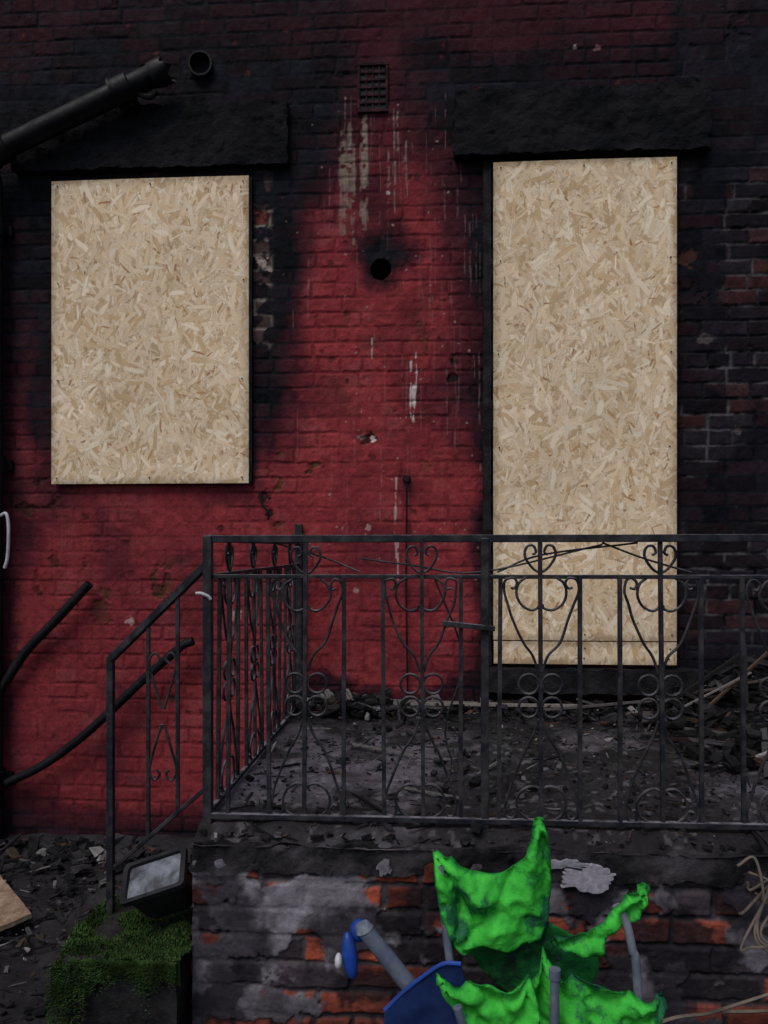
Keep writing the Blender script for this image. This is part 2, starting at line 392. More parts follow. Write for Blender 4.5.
# ------------------------------------------------------------------ pipes
def smoothp(pts, n=8):
    P = [Vector(p) for p in pts]; P = [P[0] * 2 - P[1]] + P + [P[-1] * 2 - P[-2]]; out = []
    for i in range(1, len(P) - 2):
        for k in range(n):
            t = k / n
            out.append(.5 * ((2 * P[i]) + (P[i + 1] - P[i - 1]) * t + (2 * P[i - 1] - 5 * P[i] + 4 * P[i + 1] - P[i + 2]) * t * t + (-P[i - 1] + 3 * P[i] - 3 * P[i + 1] + P[i + 2]) * t ** 3))
    out.append(P[-2]); return out
dp = empty('drainpipe')
mb = MB()
a = Vector((-2.21, -.13, 3.47)); b = Vector((-1.36, -.13, 3.842)); d = (b - a).normalized()
mb.tube([a, b], .052, 24)
for s in (.10, .84):
    c = a.lerp(b, s); mb.tube([c - d * .05, c - d * .045, c + d * .035, c + d * .04], [.055, .066, .066, .055], 24)
    mb.tube([c - d * .06, c - d * .045], [.072, .072], 24)
n_ = 24; u = d.cross(Vector((0, 0, 1))).normalized(); w_ = d.cross(u)
vs = []
for ri, (off, r) in enumerate(((0, .054), (.04, .060), (.085, .058))):
    for k in range(n_):
        an = 2 * math.pi * k / n_; rr_ = r * (1 + .25 * mnoise.noise(Vector((math.cos(an) * 1.5, math.sin(an) * 1.5, ri))))
        o_ = off + (.06 * mnoise.noise(Vector((math.cos(an) * 2, math.sin(an) * 2, 5))) if ri == 2 else 0)
        vs.append(b + d * o_ + (u * math.cos(an) + w_ * math.sin(an)) * rr_)
mb.add(vs, [(i * n_ + k, i * n_ + (k + 1) % n_, (i + 1) * n_ + (k + 1) % n_, (i + 1) * n_ + k) for i in range(2) for k in range(n_)])
mb.box(-1.50, -1.455, -.12, .02, 3.71, 3.77); mb.tube(smoothp([b + Vector((-.10, 0, -.05)), b + Vector((-.05, 0, -.09)), b + Vector((.0, 0, -.10)), b + Vector((.02, 0, -.07))], 4), .014, 8)
mb.build('branch_pipe', M_pipe, dp, True)
mb = MB(); mb.tube([(-2.2, -.07, -.02), (-2.2, -.07, 3.36), (-2.21, -.1, 3.46)], .045, 20)
for z in (.3, 1.9, 3.1): mb.tube([(-2.2, -.07, z), (-2.2, -.07, z + .09)], .055, 20); mb.box(-2.27, -2.13, -.03, .01, z + .02, z + .07)
mb.build('down_pipe', M_pipe, dp, True)
mb = MB(); c = Vector((-1.15, 0, 3.965)); e = Vector((.1, -1, -.12)).normalized()
N = 24
prof = [(0, .060), (.045, .060), (.045, .051), (-.05, .048)]
pts = []; f = []
u = e.cross(Vector((0, 0, 1))).normalized(); w = e.cross(u)
for (h, r) in prof:
    for k in range(N):
        an = 2 * math.pi * k / N; pts.append(c + e * h + (u * math.cos(an) + w * math.sin(an)) * r * (1 + .10 * mnoise.noise(Vector((math.cos(an), math.sin(an), h * 9)))))
for i in range(3):
    for k in range(N): f.append((i * N + k, i * N + (k + 1) % N, (i + 1) * N + (k + 1) % N, (i + 1) * N + k))
f.append(tuple(range(3 * N, 4 * N)))
mb.add(pts, f); mb.build('waste_pipe_stub', M_pipe, None, True)
mb = MB(); mb.tube(smoothp([(-1.70, -.07, 1.34), (-1.73, -.07, 1.31), (-1.87, -.07, 1.16), (-2.03, -.06, 1.0), (-2.17, -.06, .80)]), .023, 14); mb.build('plastic_pipe', M_pipe, None, True)
mb = MB(); mb.tube(smoothp([(-1.16, -.1, 1.06), (-1.21, -.1, 1.04), (-1.27, -.1, .99), (-1.42, -.09, .86), (-1.7, -.08, .60), (-1.93, -.07, .43), (-2.13, -.07, .33)]), .022, 14); mb.build('plastic_pipe', M_pipe, None, True)
M_white = mat_new('white_plastic', base=(.42, .43, .45), base2=(.3, .3, .31), rough=.5, bump=.1)
mb = MB(); mb.tube(smoothp([(-2.13, -.13, 1.68), (-2.095, -.135, 1.69), (-2.08, -.14, 1.62), (-2.085, -.14, 1.48), (-2.10, -.14, 1.42)]), .008, 8); mb.build('white_cable', M_white, None, True)
mb = MB(); mb.tube([(-.105, -.03, 1.86), (-.108, -.03, 1.3), (-.10, -.03, .75)], .005, 8, cap=True)
mb.tube([(-.105, -.005, 1.862), (-.105, -.015, 1.862), (-.105, -.045, 1.862)], [.018, .022, .014], 12)
mb.build('copper_pipe', M_pipe, None, True)
mb = MB(); mb.tube(smoothp([(-.85, -.02, 1.80), (-.83, -.025, 1.74), (-.80, -.03, 1.70), (-.80, -.03, 1.66)]), .006, 6)
mb.build('loose_cable', M_pipe, None, True)

# ------------------------------------------------------------------ landing
land = empty('concrete_landing')
lx = np.concatenate([np.arange(-.668, 1.9, .009), np.arange(1.9, 3.4, .03)]); ly = np.arange(-1.645, .0, .009)
LX, LY = np.meshgrid(lx, ly, indexing='ij')
LH = .716 + .02 * (fbm(LX, LY, .25, 201, 5) - .5) + .04 * np.maximum(0, fbm(LX, LY, .09, 205, 4) - .5)
LH += .05 * sstep(-.22, 0, LY) * fbm(LX, LY, .12, 206, 4)
LH += .22 * sstep(.95, 1.6, LX) * sstep(-1.0, -.2, LY) * fbm(LX, LY, .2, 207, 4)
LH -= .035 * (1 - sstep(-1.645, -1.57, LY + .05 * (fbm(LX, LY, .12, 208, 4) - .5)))
cn = fbm(LX, LY, .45, 210, 6); wet = sstep(.45, .60, cn)
LC = np.array([.024, .022, .026]) * (1 - wet[..., None]) + np.array([.088, .080, .095]) * wet[..., None]
LC *= (.3 + 1.4 * fbm(LX, LY, .05, 211, 5))[..., None]
spk = sstep(.68, .74, fbm(LX, LY, .025, 218, 2)); LC = LC * (1 - spk[..., None] * .5) + np.array([.17, .16, .17]) * spk[..., None] * .5
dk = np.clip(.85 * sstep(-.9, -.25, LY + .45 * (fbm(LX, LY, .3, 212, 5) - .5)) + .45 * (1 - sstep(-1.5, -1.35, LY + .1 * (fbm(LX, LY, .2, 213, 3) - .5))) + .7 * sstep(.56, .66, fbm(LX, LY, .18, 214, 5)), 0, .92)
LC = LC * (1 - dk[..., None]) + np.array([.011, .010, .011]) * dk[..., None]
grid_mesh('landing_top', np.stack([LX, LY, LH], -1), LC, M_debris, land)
rough_box('slab_edge', -.665, 3.38, -1.640, -1.45, .605, .69, .012, .013, M_slab, land, 14, 3)
px = np.concatenate([np.arange(-.668, 1.7, .0035), np.arange(1.7, 3.36, .02)]); pz = np.arange(-.05, .645, .0035)
def plinth(name, U, V, mp, seed, flip=False):
    ins, q1, q2, q3, tl, row, c = bricks(U, V + .02, seed, warp=.008, joint=.006)
    fn = fbm(U, V, .02, seed + 40, 4) - .5
    Hh = ins * .009 + (q1 - .5) * .008 * ins + tl * ins * 1.5 + fn * .007
    ren = sstep(.53, .56, fbm(U, V, .20, seed + 41, 6) + .05 * sstep(.42, .56, V) + .04 * (1 - sstep(-.4, 0, U)))
    Hh = Hh * (1 - .75 * ren) + .010 * ren
    bc = np.array([.34, .078, .045]) * (.35 + 1.1 * q2)[..., None]
    bc = np.where((q3 > .76)[..., None], np.array([.035, .028, .034]) * (.6 + q1)[..., None], bc)
    bc = bc * (.45 + 1.1 * fbm(U, V, .05, seed + 47, 5))[..., None]
    CC = bc * ins[..., None] + (np.array([.07, .062, .068]) * (1 - ins)[..., None])
    CC = CC * (1 - ren[..., None]) + ren[..., None] * np.array([.19, .175, .205]) * (.15 + 1.3 * fbm(U, V, .05, seed + 43, 5))[..., None]
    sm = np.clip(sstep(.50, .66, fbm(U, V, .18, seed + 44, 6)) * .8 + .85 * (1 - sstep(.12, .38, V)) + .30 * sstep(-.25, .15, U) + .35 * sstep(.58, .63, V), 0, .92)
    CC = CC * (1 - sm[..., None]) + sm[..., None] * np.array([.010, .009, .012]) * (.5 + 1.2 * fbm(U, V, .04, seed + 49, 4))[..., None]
    grid_mesh(name, mp(U, V, Hh), CC, M_wall, land, flip=flip)
U, V = np.meshgrid(px, pz, indexing='ij')
plinth('plinth_front', U, V, lambda U, V, H: np.stack([U, -1.622 - H, V], -1), 300)
U2, V2 = np.meshgrid(np.arange(-1.625, .01, .006), pz, indexing='ij')
plinth('plinth_side', U2, V2, lambda U, V, H: np.stack([-.665 - H, U, V], -1), 320, True)

step = rough_box('stone_step', -1.0, -.69, -1.71, -1.36, -.03, .385, .02, .012, M_ground, None, 9, 4)

# ------------------------------------------------------------------ ground
gx = np.concatenate([-np.geomspace(60, 3, 30), np.arange(-2.9, 2.6, .02), np.geomspace(2.7, 60, 30)])
gy = np.concatenate([-np.geomspace(60, 4.2, 30), np.arange(-4.1, .04, .02), np.geomspace(.3, 60, 12)])
GX, GY = np.meshgrid(gx, gy, indexing='ij')
near = (1 - sstep(3, 8, np.hypot(GX, GY)))
GH = near * (.05 * (fbm(GX, GY, .5, 401, 5) - .5) + .03 * (fbm(GX, GY, .08, 402, 3) - .5)) + near * .05 * sstep(-.3, 0, GY) * (GX < -.7)
GC = np.array([.020, .019, .021]) * (.3 + 1.4 * fbm(GX, GY, .15, 403, 5))[..., None] + np.zeros((*GX.shape, 3))
grid_mesh('ground', np.stack([GX, GY, GH], -1), GC, M_debris)

# ------------------------------------------------------------------ debris
PAL = [(.008, .008, .009)] * 12 + [(.022, .021, .024)] * 6 + [(.05, .047, .052), (.08, .075, .08), (.05, .028, .022), (.15, .14, .14), (.03, .023, .018)]
def rubble(mb, n, fn, smin, smax, stick=.25, pal=PAL):
    for k in range(n):
        x, y, z = fn()
        s = smin * (smax / smin) ** (random.random() ** 1.8)
        if random.random() < stick: dims = (s * random.uniform(1.5, 4), s * .22, s * .16)
        else: dims = (s, s * random.uniform(.4, .9), s * random.uniform(.15, .5))
        az = random.uniform(0, 6.28); ti = random.gauss(0, .3)
        ca, sa, ct, st = math.cos(az), math.sin(az), math.cos(ti), math.sin(ti)
        vs = []
        for i in (-1, 1):
            for j in (-1, 1):
                for l in (-1, 1):
                    a = dims[0] / 2 * i * random.uniform(.5, 1.1); b = dims[1] / 2 * j * random.uniform(.4, 1.1); c = dims[2] / 2 * l * random.uniform(.5, 1.1)
                    a, c = a * ct - c * st, a * st + c * ct
                    vs.append((x + a * ca - b * sa, y + a * sa + b * ca, z + c + dims[2] * .35))
        col = random.choice(pal); q = random.uniform(.7, 1.3); col = tuple(q * c for c in col)
        mb.add(vs, [(0, 1, 3, 2), (4, 6, 7, 5), (0, 4, 5, 1), (2, 3, 7, 6), (0, 2, 6, 4), (1, 5, 7, 3)], col)
mb = MB()
rubble(mb, 1200, lambda: (random.uniform(-.6, 1.9), -abs(random.gauss(0, .18)) - .02, .735 + random.uniform(0, .04)), .01, .08)
rubble(mb, 160, lambda: (random.uniform(-.6, -.2), -abs(random.gauss(0, .12)) - .03, .75 + random.uniform(0, .05)), .03, .09, .4)
rubble(mb, 4200, lambda: (random.uniform(-.62, 1.9), random.uniform(-1.6, -.1), .72), .004, .020, .25)
rubble(mb, 420, lambda: (random.uniform(-.62, 1.9), random.uniform(-1.6, -.1), .722), .02, .06, .55)
rubble(mb, 600, lambda: (random.uniform(-.66, 1.9), random.uniform(-1.635, -1.52), .70), .005, .04, .2)
DK = [(.007, .007, .008)] * 9 + [(.018, .017, .019)] * 4 + [(.05, .046, .05), (.04, .022, .016)]
def heap():
    x = random.uniform(.98, 1.95); y = random.uniform(-1.0, -.05)
    k = min(1, (x - .95) / .5) * min(1, (y + 1.1) / .6)
    return (x, y, .73 + random.random() * .26 * k)
rubble(mb, 1100, heap, .025, .12, .55, DK)
mb.build('debris_on_landing', M_debris)
mb = MB()
rubble(mb, 2600, lambda: (random.uniform(-2.6, -.75), random.uniform(-1.9, -.05), .01), .008, .05, .25)
rubble(mb, 320, lambda: (random.uniform(-2.6, -.75), -abs(random.gauss(0, .22)) - .05, .03), .03, .11, .5)
rubble(mb, 500, lambda: (random.uniform(-1.6, 2.4), random.uniform(-3.4, -1.8), .01), .01, .06, .3)
mb.build('debris_on_ground', M_debris)
mb = MB()
def lath(a, b, w, col): mb.bar(a, b, w, col)
lath((-.6, -.10, .785), (.35, -.13, .775), .010, (.13, .115, .11)); lath((-.2, -.16, .775), (.7, -.18, .78), .013, (.17, .155, .14))
lath((-.55, -.2, .77), (.1, -.22, .77), .008, (.07, .065, .065)); lath((.5, -.25, .77), (1.2, -.12, .81), .010, (.08, .072, .072))
lath((-.3, -.75, .735), (-.05, -.9, .735), .008, (.12, .11, .11)); lath((-.1, -1.25, .73), (.1, -1.35, .73), .006, (.14, .13, .12))
lath((1.15, -.5, .82), (1.55, -.25, 1.06), .011, (.06, .04, .028)); lath((1.2, -.25, .86), (1.65, -.45, 1.0), .010, (.07, .06, .055))
lath((1.12, -.75, .78), (1.6, -.7, .90), .018, (.012, .012, .012)); lath((1.1, -.45, .84), (1.4, -.4, .98), .007, (.15, .14, .135))
lath((1.08, -.3, .82), (1.45, -.2, 1.04), .014, (.012, .012, .012)); lath((1.18, -.95, .76), (1.5, -.85, .84), .014, (.22, .21, .21))
lath((1.3, -.6, .82), (1.33, -.5, 1.12), .011, (.015, .015, .015)); lath((1.05, -.6, .78), (1.35, -.85, .80), .01, (.07, .065, .065))
mb.build('burnt_laths', M_debris)
mb = MB()
for k in range(9):
    x = -.54 + k * .016; mb.tube(smoothp([(x, -.1, .79), (x + .02, -.12, .81 + .02 * math.sin(k)), (x + .05, -.14, .78)], 4), .008, 6, (.14, .13, .125))
mb.build('crumpled_paper', M_debris)
def crust(name, cx, cy, cz, w, h, seed, col):
    n = 48; th = np.linspace(0, 2 * np.pi, n, endpoint=False)
    mb = MB(); r = np.array([.9 + .6 * mnoise.noise(Vector((math.cos(t_) * 1.3, math.sin(t_) * 1.3, seed))) + .45 * mnoise.noise(Vector((math.cos(t_) * 5, math.sin(t_) * 5, seed))) for t_ in th])
    vs = [(cx, cy - .004, cz)] + [(cx + w * r[k] * math.cos(th[k]), cy - .003, cz + h * r[k] * math.sin(th[k])) for k in range(n)] + [(cx + w * 1.04 * r[k] * math.cos(th[k]), cy + .02, cz + h * 1.04 * r[k] * math.sin(th[k])) for k in range(n)]
    f = [(0, 1 + (k), 1 + (k + 1) % n) for k in range(n)] + [(1 + k, 1 + n + k, 1 + n + (k + 1) % n, 1 + (k + 1) % n) for k in range(n)]
    mb.add(vs, f, col); return mb.build(name, M_debris, land)
crust('plaster_patch', .435, -1.652, .622, .085, .036, 3, (.25, .24, .285)); crust('plaster_patch', .37, -1.652, .655, .06, .012, 4, (.2, .2, .23))
crust('plaster_patch', -.12, -1.652, .632, .022, .018, 6, (.12, .115, .13))

# ------------------------------------------------------------------ moss
mb = MB()
M_moss = mat_new('moss', attr=True, rough=.9, nscale=80, nstr=.3, bump=.3, spec=.1)
def mossh(x, y): return .40 + .035 * mnoise.noise(Vector((x * 9, y * 9, 1)))
for k in range(24000):
    x = random.uniform(-1.03, -.665); y = random.uniform(-1.74, -1.37)
    hang = random.random() < .36
    if hang:
        x = random.uniform(-1.04, -.68); y = -1.73 - random.random() * .015
        z = .41 - abs(random.gauss(0, .035)) * (2.2 if x < -.93 else .8 + .6 * mnoise.noise(Vector((x * 15, 3, 3)))) - (.16 * random.random() if x < -.98 else 0)
    else: z = mossh(x, y)
    a = random.uniform(0, 6.28); l = random.uniform(.004, .010); w = random.uniform(.0015, .0035)
    dx, dy = math.cos(a) * l * .7, math.sin(a) * l * .7
    g = random.uniform(.5, 1.3) * (.55 + 1.0 * max(0, mnoise.noise(Vector((x * 20, y * 20, z * 20))) + .4))
    br = 1.5 if random.random() < .12 else 1
    z -= .01
    mb.add([(x - w * math.sin(a), y + w * math.cos(a), z), (x + w * math.sin(a), y - w * math.cos(a), z), (x + dx, y + dy, z + l * (.9 if not hang else .1))], [(0, 1, 2)], (.024 * g * br, .050 * g, .013 * g))
mx_, my_ = np.meshgrid(np.linspace(-1.03, -.67, 60), np.linspace(-1.735, -1.36, 60), indexing='ij')
for i in range(59):
    for j in range(59):
        q = [(mx_[a, b], my_[a, b], mossh(mx_[a, b], my_[a, b]) - .012) for a, b in ((i, j), (i + 1, j), (i + 1, j + 1), (i, j + 1))]
        mb.add(q, [(0, 1, 2, 3)], (.008, .018, .005))
for i in range(59):
    a0, a1 = mx_[i, 0], mx_[i + 1, 0]
    d0_, d1_ = [(.05 + .1 * max(0, (-.9 - a) / .13) + .05 * mnoise.noise(Vector((a * 20, 0, 0)))) for a in (a0, a1)]
    mb.add([(a0, -1.735, mossh(a0, -1.735) - .012), (a1, -1.735, mossh(a1, -1.735) - .012), (a1, -1.728, .39 - d1_), (a0, -1.728, .39 - d0_)], [(0, 1, 2, 3)], (.008, .018, .005))
mb.build('moss', M_moss)

# ------------------------------------------------------------------ railing
rail = empty('iron_railing')
YF = -1.56; ZT = 1.548; Z2 = 1.438; ZB = .738; ZM = 1.095
parts = {k: MB() for k in ('posts', 'rails', 'balusters', 'scrolls')}
rg = random.Random(8)
def ornament(T):
    S = parts['scrolls']; r = .0042
    jx = rg.uniform(-.006, .006)
    for sx in (-1, 1):
        for sz in (-1, 1):
            c = (sx * .033, ZM + sz * .033)
            S.tube([T(c[0] + .0285 * math.cos(a * math.pi / 8), c[1] + .0285 * math.sin(a * math.pi / 8)) for a in range(17)], r, 6)
    for sx in (-1, 1):
        for (zt, sg) in ((Z2, 1), (ZB, -1)):
            e = lambda s, dz: T(sx * s + jx + rg.uniform(-.003, .003), zt - sg * dz)
            # straight-ish tapering arm ending in an open curl beside the neighbouring bar
            S.tube(smoothp([T(sx * .006, ZM + sg * .068), T(sx * .022, ZM + sg * .115), e(.052, .19), e(.078, .125), e(.094, .080), e(.104, .045), e(.100, .014), e(.082, .006), e(.070, .020), e(.076, .036), e(.087, .034)], 5), r, 6)
            # large round C around the centre bar
            S.tube(smoothp([e(.040, .004), e(.062, .022), e(.070, .052), e(.058, .082), e(.032, .098), e(.010, .094), e(.004, .082)], 5), r, 6)
        S.tube(smoothp([T(0, Z2 + .008), T(sx * .022, Z2 + .022), T(sx * .043, Z2 + .055), T(sx * .038, Z2 + .082), T(sx * .020, Z2 + .086), T(sx * .012, Z2 + .068), T(sx * .022, Z2 + .060)], 5), r, 6)
def panel(T, s0, s1, first, pitch=.1127, orn=3, phase=0):
    parts['rails'].bar(T(s0, ZT), T(s1, ZT), .022); parts['rails'].bar(T(s0, Z2), T(s1, Z2), .012); parts['rails'].bar(T(s0, ZB), T(s1, ZB), .016)
    k = 0; s = first
    while s < s1 - .02:
        j = rg.uniform(-.006, .006)
        isO = (k % orn == phase)
        parts['balusters'].bar(T(s + j, ZB), T(s, ZT if isO else Z2), .0115)
        if isO: ornament(lambda a, z, s=s: T(s + a, z))
        k += 1; s += pitch
def TF(s, z):
    return Vector((s, YF + .006 * math.sin(s * 5 + z * 3), z + .003 * math.sin(s * 4.1)))
panel(TF, -.645, 3.3, .320 - .1127 * 8, phase=2)
XS = -.645
TS = lambda s, z: Vector((XS + .004 * math.sin(s * 6 + z * 5), YF + s, z))
panel(TS, 0.0, 1.53, .11, pitch=.118, phase=1)
pb = parts['posts']
pb.bar((XS, YF, .60), (XS, YF, ZT + .008), .026)
pb.bar((XS, -.03, .70), (XS, -.03, 1.64), .036); pb.bar((XS - .03, -.03, 1.58), (XS + .03, -.03, 1.58), .02)
pb.bar((.163, YF, .71), (.163, YF, ZT), .022); pb.bar((1.863, YF, .71), (1.863, YF, ZT), .024)
A = Vector((XS, YF, 1.475)); B = Vector((-.982, -1.46, 1.175))
parts['rails'].bar(A, B, .022); pb.bar(B + Vector((0, 0, .01)), (-.982, -1.46, .38), .021)
A2 = Vector((XS, YF, .82)); B2 = Vector((-.982, -1.46, .52)); parts['rails'].bar(A2, B2, .012)
for t_ in (.30, .60):
    p = A.lerp(B, t_); q = A2.lerp(B2, t_); parts['balusters'].bar(p, q, .010)
for t_ in (.45,):
    p = A.lerp(B, t_); q = A2.lerp(B2, t_)
    for sx in (-1, 1):
        for fz in (.25, .75):
            c = q.lerp(p, fz); sg = 1 if fz > .5 else -1
            parts['scrolls'].tube(smoothp([c + Vector((sx * .004, 0, -sg * .14)), c + Vector((sx * .028, 0, -sg * .06)), c + Vector((sx * .042, 0, 0)), c + Vector((sx * .025, 0, sg * .028)), c + Vector((sx * .01, 0, sg * .01)), c + Vector((sx * .02, 0, -sg * .005))], 5), .004, 6)
pb.bar((.04, YF - .018, 1.305), (.19, YF - .018, 1.290), .015)
for pts in ([(-.2, YF + .02, 1.49), (-.05, YF + .03, 1.47), (.15, YF + .02, 1.45), (.5, YF + .02, 1.53)], [(.2, YF + .02, 1.45), (.33, YF + .03, 1.50), (.6, YF + .02, 1.535)],
            [(-.45, YF + .02, 1.535), (-.3, YF + .03, 1.49), (-.2, YF + .02, 1.45)], [(.5, YF + .02, 1.535), (.62, YF + .03, 1.49), (.75, YF + .02, 1.45)], [(.02, YF + .01, 1.43), (.10, YF + .02, 1.2), (.05, YF + .02, .98), (.12, YF, .8)]):
    parts['scrolls'].tube(smoothp(pts, 6), .0032, 6)
parts['posts'].build('posts', M_iron, rail, bevel=.002); parts['rails'].build('rails', M_iron, rail, bevel=.002)
parts['balusters'].build('balusters', M_iron, rail); parts['scrolls'].build('scrolls', M_iron, rail, True)
mb = MB(); mb.tube(smoothp([(-.675, YF - .016, 1.388), (-.66, YF - .02, 1.388), (-.64, YF - .019, 1.380), (-.632, YF - .016, 1.37)], 4), .005, 6); mb.build('tape_scrap', M_white, rail, True)

# ------------------------------------------------------------------ floodlight on step
fl = empty('floodlight')
def orient(o, loc, rot): o.location = loc; o.rotation_euler = [math.radians(a) for a in rot]
M_blackpl = mat_new('black_plastic', base=(.006, .006, .008), base2=(.014, .014, .016), rough=.45, nscale=60, bump=.4, spec=.2)
M_glass = mat_new('dirty_glass', base=(.15, .16, .19), base2=(.03, .032, .036), mixscale=13, rough=.3, nscale=40, bump=.3, spec=.4)
w, h = .088, .060
def rr(w, h, r, z, n=5):
    out = []
    for (cx, cy, a0) in ((w - r, h - r, 0), (-w + r, h - r, 90), (-w + r, -h + r, 180), (w - r, -h + r, 270)):
        for k in range(n + 1):
            a = math.radians(a0 + 90 * k / n); out.append((cx + r * math.cos(a), cy + r * math.sin(a), z))
    return out
rings = [rr(w * .72, h * .72, .02, -.13), rr(w * .84, h * .84, .025, -.10), rr(w * .95, h * .95, .02, -.01), rr(w * 1.09, h * 1.10, .015, -.008), rr(w * 1.09, h * 1.10, .015, .010), rr(w * .92, h * .90, .012, .010), rr(w * .9, h * .88, .012, -.004)]
n = len(rings[0]); vs = [p for r_ in rings for p in r_]; f = []
for i in range(len(rings) - 1):
    for k in range(n): f.append((i * n + k, i * n + (k + 1) % n, (i + 1) * n + (k + 1) % n, (i + 1) * n + k))
f.append(tuple(range(n))[::-1]); mb = MB(); mb.add(vs, f); mb.build('housing', M_blackpl, fl, True)
mb = MB(); g = rr(w * .905, h * .885, .012, -.002); mb.add([(0, 0, .001)] + g, [(0, 1 + k, 1 + (k + 1) % n) for k in range(n)]); mb.build('glass', M_glass, fl)
mb = MB(); mb.tube(smoothp([(-w, 0, -.03), (-w * 1.15, 0, -.08), (-w * .8, 0, -.15), (w * .8, 0, -.15), (w * 1.15, 0, -.08), (w, 0, -.03)], 4), .005, 6); mb.build('bracket', M_blackpl, fl)
orient(fl, (-.79, -1.60, .570), (32, -18, 4))

M_wood = mat_new('weathered_wood', base=(.16, .11, .075), base2=(.26, .19, .14), mixscale=20, rough=.8, nscale=70, bump=.6, spec=.1)
pl = rough_box('wooden_plank', -.2, .2, -.11, .11, -.01, .01, .02, .004, M_wood, None, 10, 2); orient(pl, (-1.79, -.80, .07), (4, 5, -42))

# ------------------------------------------------------------------ camping chair
ch = empty('camping_chair'); toy = empty('toy_ride_on')
def mat_cloth(name, dark, mid, light, th):
    m = bpy.data.materials.new(name); m.use_nodes = True; nt = m.node_tree; N = nt.nodes; L = nt.links
    p = N['Principled BSDF']; p.inputs['Roughness'].default_value = .68; p.inputs['Specular IOR Level'].default_value = .15
    tc = N.new('ShaderNodeTexCoord'); n1 = N.new('ShaderNodeTexNoise'); n1.inputs['Scale'].default_value = 8; n1.inputs['Detail'].default_value = 6; n1.inputs['Roughness'].default_value = .7
    L.new(tc.outputs['Object'], n1.inputs[0]); cr = N.new('ShaderNodeValToRGB')
    e = cr.color_ramp.elements; e[0].position = th - .07; e[0].color = (*dark, 1); e[1].position = th; e[1].color = (*mid, 1)
    x = e.new(.62); x.color = (*light, 1); L.new(n1.outputs[0], cr.inputs[0])
    a = N.new('ShaderNodeAttribute'); a.attribute_name = 'Col'
    mm = N.new('ShaderNodeMix'); mm.data_type = 'RGBA'; mm.blend_type = 'MULTIPLY'; mm.inputs[0].default_value = 1
    L.new(cr.outputs[0], mm.inputs[6]); L.new(a.outputs[0], mm.inputs[7]); L.new(mm.outputs[2], p.inputs['Base Color'])
    n2 = N.new('ShaderNodeTexNoise'); n2.inputs['Scale'].default_value = 26; n2.inputs['Detail'].default_value = 7; L.new(tc.outputs['Object'], n2.inputs[0])
    b = N.new('ShaderNodeBump'); b.inputs['Strength'].default_value = .8; b.inputs['Distance'].default_value = .012; L.new(n2.outputs[0], b.inputs['Height'])
    wv = N.new('ShaderNodeTexVoronoi'); wv.inputs['Scale'].default_value = 420; L.new(tc.outputs['Object'], wv.inputs[0])
    b2 = N.new('ShaderNodeBump'); b2.inputs['Strength'].default_value = .35; b2.inputs['Distance'].default_value = .0012; L.new(wv.outputs[0], b2.inputs['Height']); L.new(b.outputs[0], b2.inputs['Normal'])
    L.new(b2.outputs[0], p.inputs['Normal'])
    return m
M_cloth = mat_cloth('green_chair_fabric', (.012, .10, .040), (.032, .34, .034), (.052, .47, .05), .455)
M_lining = mat_cloth('dark_green_lining', (.004, .03, .012), (.006, .08, .02), (.01, .14, .02), .42)
M_tube = mat_new('grey_blue_tube', base=(.075, .09, .14), base2=(.14, .155, .19), rough=.4, nscale=60, bump=.15, spec=.35)
M_blue = mat_new('blue_plastic', base=(.012, .05, .28), base2=(.01, .035, .18), rough=.42, nscale=30, nstr=.2, bump=.15, spec=.3)
M_navy = mat_new('navy_fabric', base=(.004, .012, .055), base2=(.010, .024, .09), rough=.5, nscale=40, bump=.4, spec=.2)
